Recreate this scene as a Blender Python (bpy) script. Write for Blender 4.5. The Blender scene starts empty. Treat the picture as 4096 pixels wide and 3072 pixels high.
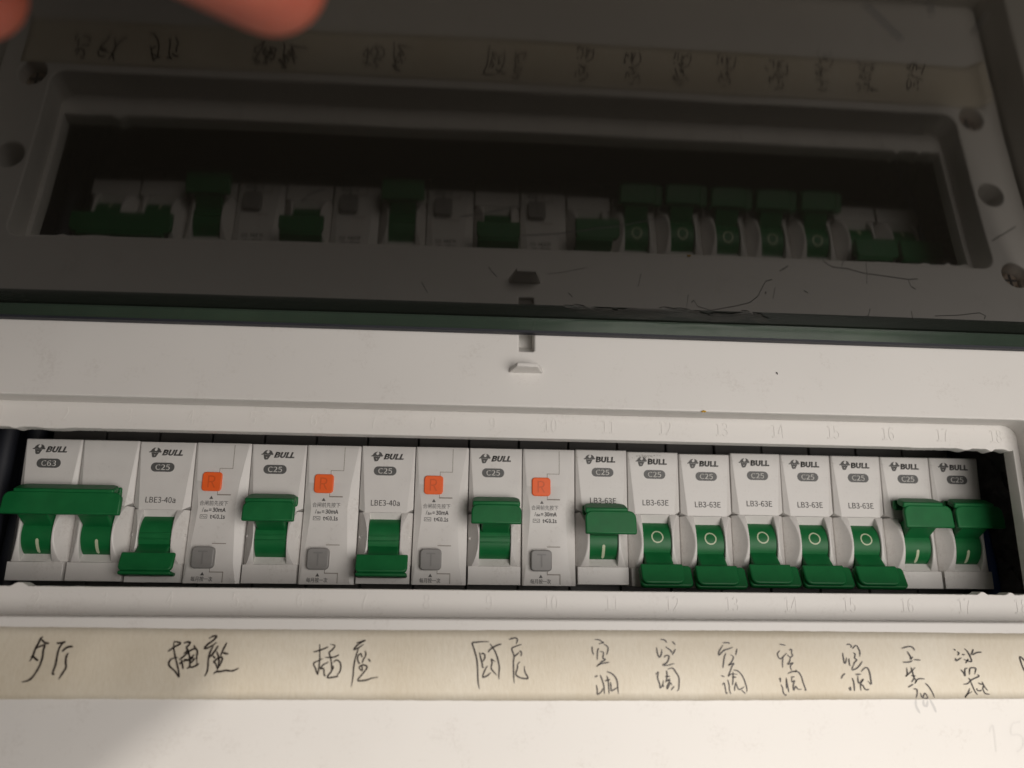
import bpy, bmesh, math, random, os
from mathutils import Vector, Matrix
random.seed(7)
MM = 0.001
scene = bpy.context.scene
C = bpy.context.scene.collection

# ------------------------------------------------------------------ camera
cd = bpy.data.cameras.new("camera"); cam = bpy.data.objects.new("camera", cd); C.objects.link(cam)
cd.sensor_width = 36; cd.lens = 0.7457166 * 36; cd.clip_start = 0.005; cd.clip_end = 30
RB = ((0.9971237385478952, -0.07513394794967511, 0.009956901614635198),
      (0.028123541474965354, 0.24479963495944, -0.9691657263536628),
      (0.07037980135787482, 0.9666581756697721, 0.24620855990725757))
rx, ry, rz = [Vector(r) for r in RB]
rot = Matrix((rx, -ry, -rz)).transposed()
cam.matrix_world = Matrix.Translation(Vector((-19.814, -229.701, -19.2)) * MM) @ rot.to_4x4()
cd.dof.use_dof = True; cd.dof.focus_distance = 0.243; cd.dof.aperture_fstop = 8.0
scene.camera = cam

# ------------------------------------------------------------------ light
w = bpy.data.worlds.new("World"); scene.world = w; w.use_nodes = True
bg = w.node_tree.nodes["Background"]; bg.inputs[0].default_value = (1.0, 0.94, 0.87, 1); bg.inputs[1].default_value = 0.07

def area(name, loc, target, size, power, col):
    ld = bpy.data.lights.new(name, 'AREA'); ld.shape = 'DISK'; ld.size = size; ld.energy = power; ld.color = col
    o = bpy.data.objects.new(name, ld); C.objects.link(o); o.location = loc
    o.rotation_euler = (Vector(target) - Vector(loc)).to_track_quat('-Z', 'Y').to_euler()
    return o
area('ceiling_lamp', (0.291, -1.20, 0.90), (0, 0, -0.04), 0.095, 11.4, (1.0, 0.93, 0.85))
area('room_fill', (0.225, -0.475, -0.085), (0.04, 0, 0), 0.40, 2.10, (1.0, 0.94, 0.885))  # added soft fill from the right, in place of light bounced round the room
scene.view_settings.view_transform = 'Standard'; scene.view_settings.look = 'None'
scene.view_settings.exposure = 0.0; scene.view_settings.gamma = 1.0
scene.cycles.max_bounces = 8
scene.cycles.use_denoising = True

# ------------------------------------------------------------------ materials
def nt(name):
    m = bpy.data.materials.new(name); m.use_nodes = True
    t = m.node_tree; return m, t, t.nodes["Principled BSDF"]
def noise(t, scale, detail=3, vec=None, stretch=None, rough=.5):
    n = t.nodes.new("ShaderNodeTexNoise"); n.inputs['Scale'].default_value = scale; n.inputs['Detail'].default_value = detail
    n.inputs['Roughness'].default_value = rough
    tc = t.nodes.new("ShaderNodeTexCoord")
    if stretch:
        mp = t.nodes.new("ShaderNodeMapping"); mp.inputs['Scale'].default_value = stretch
        t.links.new(tc.outputs['Object'], mp.inputs[0]); t.links.new(mp.outputs[0], n.inputs['Vector'])
    else: t.links.new(tc.outputs['Object'], n.inputs['Vector'])
    return n
def ramp(t, src, stops):
    r = t.nodes.new("ShaderNodeValToRGB"); e = r.color_ramp.elements
    while len(e) < len(stops): e.new(0.5)
    for i, (p, c) in enumerate(stops): e[i].position = p; e[i].color = (*c, 1) if len(c) == 3 else c
    t.links.new(src, r.inputs[0]); return r
def bump(t, src, b, strength, dist):
    n = t.nodes.new("ShaderNodeBump"); n.inputs['Strength'].default_value = strength; n.inputs['Distance'].default_value = dist
    t.links.new(src, n.inputs['Height']); t.links.new(n.outputs[0], b.inputs['Normal']); return n
def plastic(name, col, rough=.4, var=.06, bumps=.15, spec=.5, dirt=0.0, nscale=60):
    m, t, b = nt(name)
    n = noise(t, nscale, 4)
    lo = tuple(max(0, c * (1 - var)) for c in col); hi = tuple(min(1, c * (1 + var)) for c in col)
    r = ramp(t, n.outputs[0], [(.3, lo), (.7, hi)])
    out = r.outputs[0]
    if dirt > 0:
        n3 = noise(t, 900, 5, rough=.7); n4 = noise(t, 90, 3)
        mul = t.nodes.new("ShaderNodeMath"); mul.operation = 'MULTIPLY'
        t.links.new(n3.outputs[0], mul.inputs[0]); t.links.new(n4.outputs[0], mul.inputs[1])
        rr = ramp(t, mul.outputs[0], [(.30, (0, 0, 0)), (.42, (dirt,) * 3)])
        mx = t.nodes.new("ShaderNodeMix"); mx.data_type = 'RGBA'
        t.links.new(rr.outputs[0], mx.inputs[0]); t.links.new(out, mx.inputs[6]); mx.inputs[7].default_value = (.22, .16, .11, 1)
        out = mx.outputs[2]
    t.links.new(out, b.inputs['Base Color'])
    n2 = noise(t, 2500, 2)
    bump(t, n2.outputs[0], b, bumps, 0.00006)
    rr = ramp(t, n.outputs[0], [(.2, (rough * .85,) * 3), (.8, (min(1, rough * 1.15),) * 3)])
    t.links.new(rr.outputs[0], b.inputs['Roughness'])
    b.inputs['Specular IOR Level'].default_value = spec
    return m
M = {}
M['panel'] = plastic('panel_plastic', (.71, .69, .66), .42, .03, .12, dirt=.12, nscale=14)
M['breaker'] = plastic('breaker_plastic', (.685, .665, .64), .40, .03, .2, dirt=.18, nscale=120)
M['shoulder'] = plastic('breaker_shaded_plastic', (.075, .07, .066), .5, .06, .2, dirt=.3, nscale=120)  # breaker plastic again, with the shade behind the frame put into its colour
M['green'] = plastic('green_plastic', (.006, .135, .036), .46, .10, .25, spec=.35, nscale=200)
M['orange'] = plastic('orange_plastic', (.88, .13, .018), .45, .05, .2, nscale=200)
M['orange_deep'] = plastic('orange_letter', (.66, .10, .015), .45, .05, .2, nscale=200)
M['grey'] = plastic('grey_plastic', (.24, .233, .225), .42, .06, .2, nscale=200)
M['grey_deep'] = plastic('grey_letter', (.19, .185, .18), .5, .06, .2, nscale=200)
M['print'] = plastic('printed_ink', (.085, .083, .08), .5, .1, .0)
M['print_small'] = plastic('small_print_ink', (.045, .045, .045), .5, .1, .0)
M['badge'] = plastic('badge_ink', (.10, .10, .098), .45, .05, .0)
M['badge_text'] = plastic('badge_letters', (.62, .61, .58), .45, .05, .0)
M['mark'] = plastic('luminous_mark', (.50, .56, .38), .45, .05, .0)
M['seam'] = plastic('seam_shadow', (.27, .24, .21), .8, .1, .0)
M['ink'] = plastic('marker_ink', (.020, .012, .010), .40, .3, .0, nscale=400)
M['dark'] = plastic('dark_steel', (.030, .030, .032), .6, .3, .3)
M['black'] = plastic('black_plastic', (.015, .017, .024), .6, .2, .2)
M['cable'] = plastic('blue_cable', (.02, .06, .22), .45, .1, .2)
M['mortar'] = plastic('dark_mortar', (.085, .082, .08), .9, .3, 1.0, nscale=300)
M['wall'] = plastic('wall_paint', (.62, .60, .56), .8, .04, .5, nscale=20)
M['crumb'] = plastic('yellow_crumb', (.62, .36, .02), .6, .2, .3)
M['speck'] = plastic('black_speck', (.01, .01, .01), .6, .2, .3)
M['glue'] = plastic('dried_glue', (.018, .016, .013), .10, .5, .5, nscale=300)
M['lid_mark'] = plastic('fibre_and_reflection', (.018, .016, .014), .7, .2, .0)
M['nail'] = plastic('finger_nail', (.55, .30, .22), .3, .05, .0)
M['sleeve'] = plastic('sleeve_cloth', (.03, .032, .04), .9, .3, .8)
m, t, b = nt('screw_metal'); b.inputs['Metallic'].default_value = 1; b.inputs['Base Color'].default_value = (.62, .50, .42, 1); b.inputs['Roughness'].default_value = .28; M['metal'] = m
n = noise(t, 1500, 2); bump(t, n.outputs[0], b, .3, .0001)
# embossed numbers share the panel colour; the faint lower-right number is slightly darker
M['emboss'] = plastic('embossed_plastic', (.675, .657, .63), .45, .03, .1)

# tape: yellowish paper tape with crosswise fibres
m, t, b = nt('tape_paper')
n = noise(t, 1100, 6, stretch=(1.0, 1, .38), rough=.7); n1 = noise(t, 35, 3)
r = ramp(t, n.outputs[0], [(.3, (.635, .58, .475)), (.52, (.67, .62, .52)), (.75, (.70, .655, .56))])
r1 = ramp(t, n1.outputs[0], [(.3, (.90, .87, .82)), (.7, (1, 1, 1))])
mx = t.nodes.new("ShaderNodeMix"); mx.data_type = 'RGBA'; mx.blend_type = 'MULTIPLY'; mx.inputs[0].default_value = 1
t.links.new(r.outputs[0], mx.inputs[6]); t.links.new(r1.outputs[0], mx.inputs[7]); t.links.new(mx.outputs[2], b.inputs['Base Color'])
b.inputs['Roughness'].default_value = .48; bump(t, n.outputs[0], b, .7, .00014)
M['tape'] = m
# skin
m, t, b = nt('skin')
n = noise(t, 90, 5); r = ramp(t, n.outputs[0], [(.3, (.32, .070, .042)), (.7, (.41, .105, .062))]); t.links.new(r.outputs[0], b.inputs['Base Color'])
b.inputs['Roughness'].default_value = .5; b.inputs['Subsurface Weight'].default_value = .5; b.inputs['Subsurface Radius'].default_value = (.008, .002, .001); b.inputs['Subsurface Scale'].default_value = 1.0
n = noise(t, 1400, 3); bump(t, n.outputs[0], b, .4, .0002); M['skin'] = m
# smoked lid sheet: nearly opaque, glossy, dusty
m, t, b = nt('smoked_acrylic')
b.inputs['Base Color'].default_value = (.011, .0098, .0078, 1); b.inputs['IOR'].default_value = 1.43; b.inputs['Specular Tint'].default_value = (1, .93, .83, 1)
n = noise(t, 45, 6, stretch=(1, 1.6, 1), rough=.65); r = ramp(t, n.outputs[0], [(.3, (.020,) * 3), (.75, (.058,) * 3)]); t.links.new(r.outputs[0], b.inputs['Roughness'])
n = noise(t, 16, 2); bump(t, n.outputs[0], b, .06, .001); M['lid'] = m
# the green edge lip lets a little light through
m, t, b = nt('green_acrylic_edge')
b.inputs['Base Color'].default_value = (.030, .044, .033, 1); b.inputs['Roughness'].default_value = .22
n = noise(t, 30, 3, stretch=(1, 1, .3)); r = ramp(t, n.outputs[0], [(.35, (.16, .20, .165)), (.7, (.33, .385, .325))])
tr = t.nodes.new("ShaderNodeBsdfTransparent"); t.links.new(r.outputs[0], tr.inputs[0])
ad = t.nodes.new("ShaderNodeAddShader"); t.links.new(b.outputs[0], ad.inputs[0]); t.links.new(tr.outputs[0], ad.inputs[1])
t.links.new(ad.outputs[0], t.nodes["Material Output"].inputs[0]); M['lip'] = m
m, t, b = nt('hinge_strip'); b.inputs['Base Color'].default_value = (.016, .018, .015, 1)
n = noise(t, 60, 5, stretch=(.3, 3, 1)); r = ramp(t, n.outputs[0], [(.3, (.10,) * 3), (.7, (.30,) * 3)]); t.links.new(r.outputs[0], b.inputs['Roughness'])
b.inputs['IOR'].default_value = 1.35; M['strip'] = m

# ------------------------------------------------------------------ helpers (all in millimetres)
class MB:
    def __init__(s): s.v = []; s.f = []
    def add(s, vs, fs):
        o = len(s.v); s.v += [tuple(v) for v in vs]; s.f += [tuple(i + o for i in f) for f in fs]
    def box(s, x0, x1, y0, y1, z0, z1):
        vs = [(x, y, z) for x in (x0, x1) for y in (y0, y1) for z in (z0, z1)]
        s.add(vs, [(0, 1, 3, 2), (4, 6, 7, 5), (0, 4, 5, 1), (2, 3, 7, 6), (0, 2, 6, 4), (1, 5, 7, 3)])
    def prism(s, poly, x0, x1):                      # poly in (y,z), extruded along x
        n = len(poly); vs = [(x0, y, z) for y, z in poly] + [(x1, y, z) for y, z in poly]
        s.add(vs, [tuple(range(n)), tuple(range(2 * n - 1, n - 1, -1))] + [(i, (i + 1) % n + 0, (i + 1) % n + n, i + n) for i in range(n)])
    def hull(s, a, b):                               # two matching rings
        n = len(a); s.add(list(a) + list(b), [tuple(range(n)), tuple(range(2 * n - 1, n - 1, -1))] + [(i, (i + 1) % n, (i + 1) % n + n, i + n) for i in range(n)])
    def tube(s, pts, r, seg=10, cap=True):
        pts = [Vector(p) for p in pts]; rs = r if isinstance(r, (list, tuple)) else [r] * len(pts); rings = []
        for i, p in enumerate(pts):
            d = (pts[min(i + 1, len(pts) - 1)] - pts[max(i - 1, 0)]).normalized()
            u = d.orthogonal().normalized() if i == 0 else (rings[-1][1] - d * rings[-1][1].dot(d)).normalized()
            rings.append((p, u, d.cross(u), rs[i]))
        vs = [p + (u * math.cos(a) + v * math.sin(a)) * rr for p, u, v, rr in rings for a in [2 * math.pi * k / seg for k in range(seg)]]
        fs = [(i * seg + k, i * seg + (k + 1) % seg, (i + 1) * seg + (k + 1) % seg, (i + 1) * seg + k) for i in range(len(pts) - 1) for k in range(seg)]
        if cap: fs += [tuple(range(seg)), tuple(range(len(vs) - 1, len(vs) - 1 - seg, -1))]
        s.add(vs, fs)
    def plate(s, o, u, n, wdt, ln, th, r=1.5, seg=4, corners='end', cx=0):
        # rounded plate: centred on x, starts at o, runs ln along u, thickness th along n
        o, u, n = Vector(o), Vector(u).normalized(), Vector(n).normalized(); h = wdt / 2
        pts = []
        if corners == 'end': pts += [(-h, 0), (h, 0)]
        else:
            for k in range(seg + 1): a = math.pi + k * math.pi / 2 / seg; pts.append((-h + r + r * math.cos(a), r + r * math.sin(a)))
            for k in range(seg + 1): a = 1.5 * math.pi + k * math.pi / 2 / seg; pts.append((h - r + r * math.cos(a), r + r * math.sin(a)))
        for k in range(seg + 1): a = k * math.pi / 2 / seg; pts.append((h - r + r * math.cos(a), ln - r + r * math.sin(a)))
        for k in range(seg + 1): a = math.pi / 2 + k * math.pi / 2 / seg; pts.append((-h + r + r * math.cos(a), ln - r + r * math.sin(a)))
        X = Vector((1, 0, 0)); A = [o + X * (px + cx) + u * pv for px, pv in pts]; s.hull(A, [p + n * th for p in A])
    def build(s, name, mat, parent=None, bevel=0, smooth=False, seg=2, angle=35):
        me = bpy.data.meshes.new(name); me.from_pydata([(x * MM, y * MM, z * MM) for x, y, z in s.v], [], s.f)
        bm = bmesh.new(); bm.from_mesh(me); bmesh.ops.recalc_face_normals(bm, faces=bm.faces); bm.to_mesh(me); bm.free()
        return link(name, me, mat, parent, bevel, smooth, seg, angle)
def link(name, me, mat, parent=None, bevel=0, smooth=False, seg=2, angle=35):
    me.materials.clear(); me.materials.append(mat)
    o = bpy.data.objects.new(name, me); C.objects.link(o)
    if parent: o.parent = parent
    if bevel:
        b = o.modifiers.new('Bevel', 'BEVEL'); b.width = bevel * MM; b.segments = seg; b.limit_method = 'ANGLE'; b.angle_limit = math.radians(angle); b.harden_normals = False
    if smooth or bevel:
        for p in me.polygons: p.use_smooth = True
        try: me.set_sharp_from_angle(angle=math.radians(40 if not bevel else 30))
        except Exception: pass
    return o
def empty(name, loc=(0, 0, 0)):
    o = bpy.data.objects.new(name, None); C.objects.link(o); o.location = Vector(loc) * MM; o.empty_display_size = .01; return o
def tag(o, label=None, cat=None, group=None, kind=None):
    if label: o['label'] = label
    if cat: o['category'] = cat
    if group: o['group'] = group
    if kind: o['kind'] = kind
    return o
def eval_mesh(o):
    dg = bpy.context.evaluated_depsgraph_get(); dg.update()
    me = bpy.data.meshes.new_from_object(o.evaluated_get(dg)); d = o.data
    bpy.data.objects.remove(o)
    return me
def curve2d(outlines, th, bev=0.0, res=2, grow=0.0):
    # filled 2D outlines (x,z) with holes; result lies in xz, front face at y=0, thickness th towards +y
    cu = bpy.data.curves.new('c', 'CURVE'); cu.dimensions = '2D'; cu.fill_mode = 'BOTH'
    cu.extrude = max(th / 2 - bev, 0) ; cu.bevel_depth = bev; cu.bevel_resolution = res; cu.offset = grow - bev
    for ol in outlines:
        sp = cu.splines.new('POLY'); sp.points.add(len(ol) - 1); sp.use_cyclic_u = True
        for i, (x, z) in enumerate(ol): sp.points[i].co = (x, z, 0, 1)
    o = bpy.data.objects.new('c', cu); C.objects.link(o); me = eval_mesh(o)
    me.transform(Matrix(((1, 0, 0, 0), (0, 0, -1, th / 2), (0, 1, 0, 0), (0, 0, 0, 1)))); me.transform(Matrix.Scale(MM, 4))
    return me
FONT = None
try:
    fp = os.path.join(bpy.utils.system_resource('DATAFILES'), 'fonts', 'Noto Sans CJK Regular.woff2')
    if os.path.exists(fp): FONT = bpy.data.fonts.load(fp)
except Exception: FONT = None
_tc = {}
def text_mesh(s, width, height=None, th=.03, offset=0.0, shear=0.0, bev=0.0, spacing=1.0):
    key = (s, width, height, th, offset, shear, bev, spacing)
    if key in _tc: return _tc[key]
    cu = bpy.data.curves.new('t', 'FONT'); cu.body = s
    if FONT: cu.font = FONT
    cu.size = 1; cu.offset = offset; cu.shear = shear; cu.resolution_u = 3; cu.space_character = spacing
    o = bpy.data.objects.new('t', cu); C.objects.link(o); me = eval_mesh(o)
    xs = [v.co.x for v in me.vertices]; ys = [v.co.y for v in me.vertices]
    x0, x1, y0, y1 = min(xs), max(xs), min(ys), max(ys)
    sx = width / (x1 - x0); sy = (height / (y1 - y0)) if height else sx
    bm = bmesh.new(); bm.from_mesh(me)
    bmesh.ops.remove_doubles(bm, verts=bm.verts, dist=1e-5)
    for v in bm.verts:
        v.co = Vector(((v.co.x - (x0 + x1) / 2) * sx, 0, (v.co.y - (y0 + y1) / 2) * sy)) * MM
    if th > 0:
        r = bmesh.ops.extrude_face_region(bm, geom=bm.faces[:])
        bmesh.ops.translate(bm, vec=(0, -th * MM, 0), verts=[g for g in r['geom'] if isinstance(g, bmesh.types.BMVert)])
    bmesh.ops.recalc_face_normals(bm, faces=bm.faces)
    bm.to_mesh(me); bm.free(); _tc[key] = me; return me
def text(name, s, loc, width, mat, parent, **k):
    me = text_mesh(s, width, **k)
    if me.materials and me.materials[0] is not mat: me = me.copy()
    me.materials.clear(); me.materials.append(mat)
    o = bpy.data.objects.new(name, me); C.objects.link(o); o.parent = parent; o.location = Vector(loc) * MM; return o
def rrect(x0, x1, z0, z1, r, seg=6, rev=False):
    p = []
    for cx, cz, a0 in ((x1 - r, z1 - r, 0), (x0 + r, z1 - r, 90), (x0 + r, z0 + r, 180), (x1 - r, z0 + r, 270)):
        for k in range(seg + 1):
            a = math.radians(a0 + 90 * k / seg); p.append((cx + r * math.cos(a), cz + r * math.sin(a)))
    return p[::-1] if rev else p
def circ(cx, cz, r, n=28): return [(cx + r * math.cos(2 * math.pi * k / n), cz + r * math.sin(2 * math.pi * k / n)) for k in range(n)]
def ribbon(mb, pts, wd, y, th=.0, taper=True, jitter=.12):
    # flat pen stroke in xz at depth y with a varying width
    P = [Vector((a, b)) for a, b in pts]
    if len(P) > 2:
        Q = []
        for i in range(len(P) - 1):
            p0, p1, p2, p3 = P[max(i - 1, 0)], P[i], P[i + 1], P[min(i + 2, len(P) - 1)]
            for k in range(4):
                u = k / 4; Q.append(.5 * ((2 * p1) + (p2 - p0) * u + (2 * p0 - 5 * p1 + 4 * p2 - p3) * u * u + (3 * p1 - p0 - 3 * p2 + p3) * u ** 3))
        Q.append(P[-1]); P = Q
    else: P = [P[0].lerp(P[1], k / 4) for k in range(5)]
    L, R = [], []
    for i, p in enumerate(P):
        d = P[min(i + 1, len(P) - 1)] - P[max(i - 1, 0)]
        if d.length < 1e-6: d = Vector((1, 0))
        d.normalize(); nrm = Vector((-d.y, d.x)); u = i / (len(P) - 1)
        h = wd / 2 * (1 + random.uniform(-jitter, jitter))
        if taper: h *= min(1, .45 + 3 * u, .35 + 3.5 * (1 - u))
        L.append(p + nrm * h); R.append(p - nrm * h)
    vs = [(p.x, y, p.y) for p in L] + [(p.x, y, p.y) for p in R]; n = len(P)
    mb.add(vs, [(i, i + 1, i + 1 + n, i + n) for i in range(n - 1)])

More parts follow.
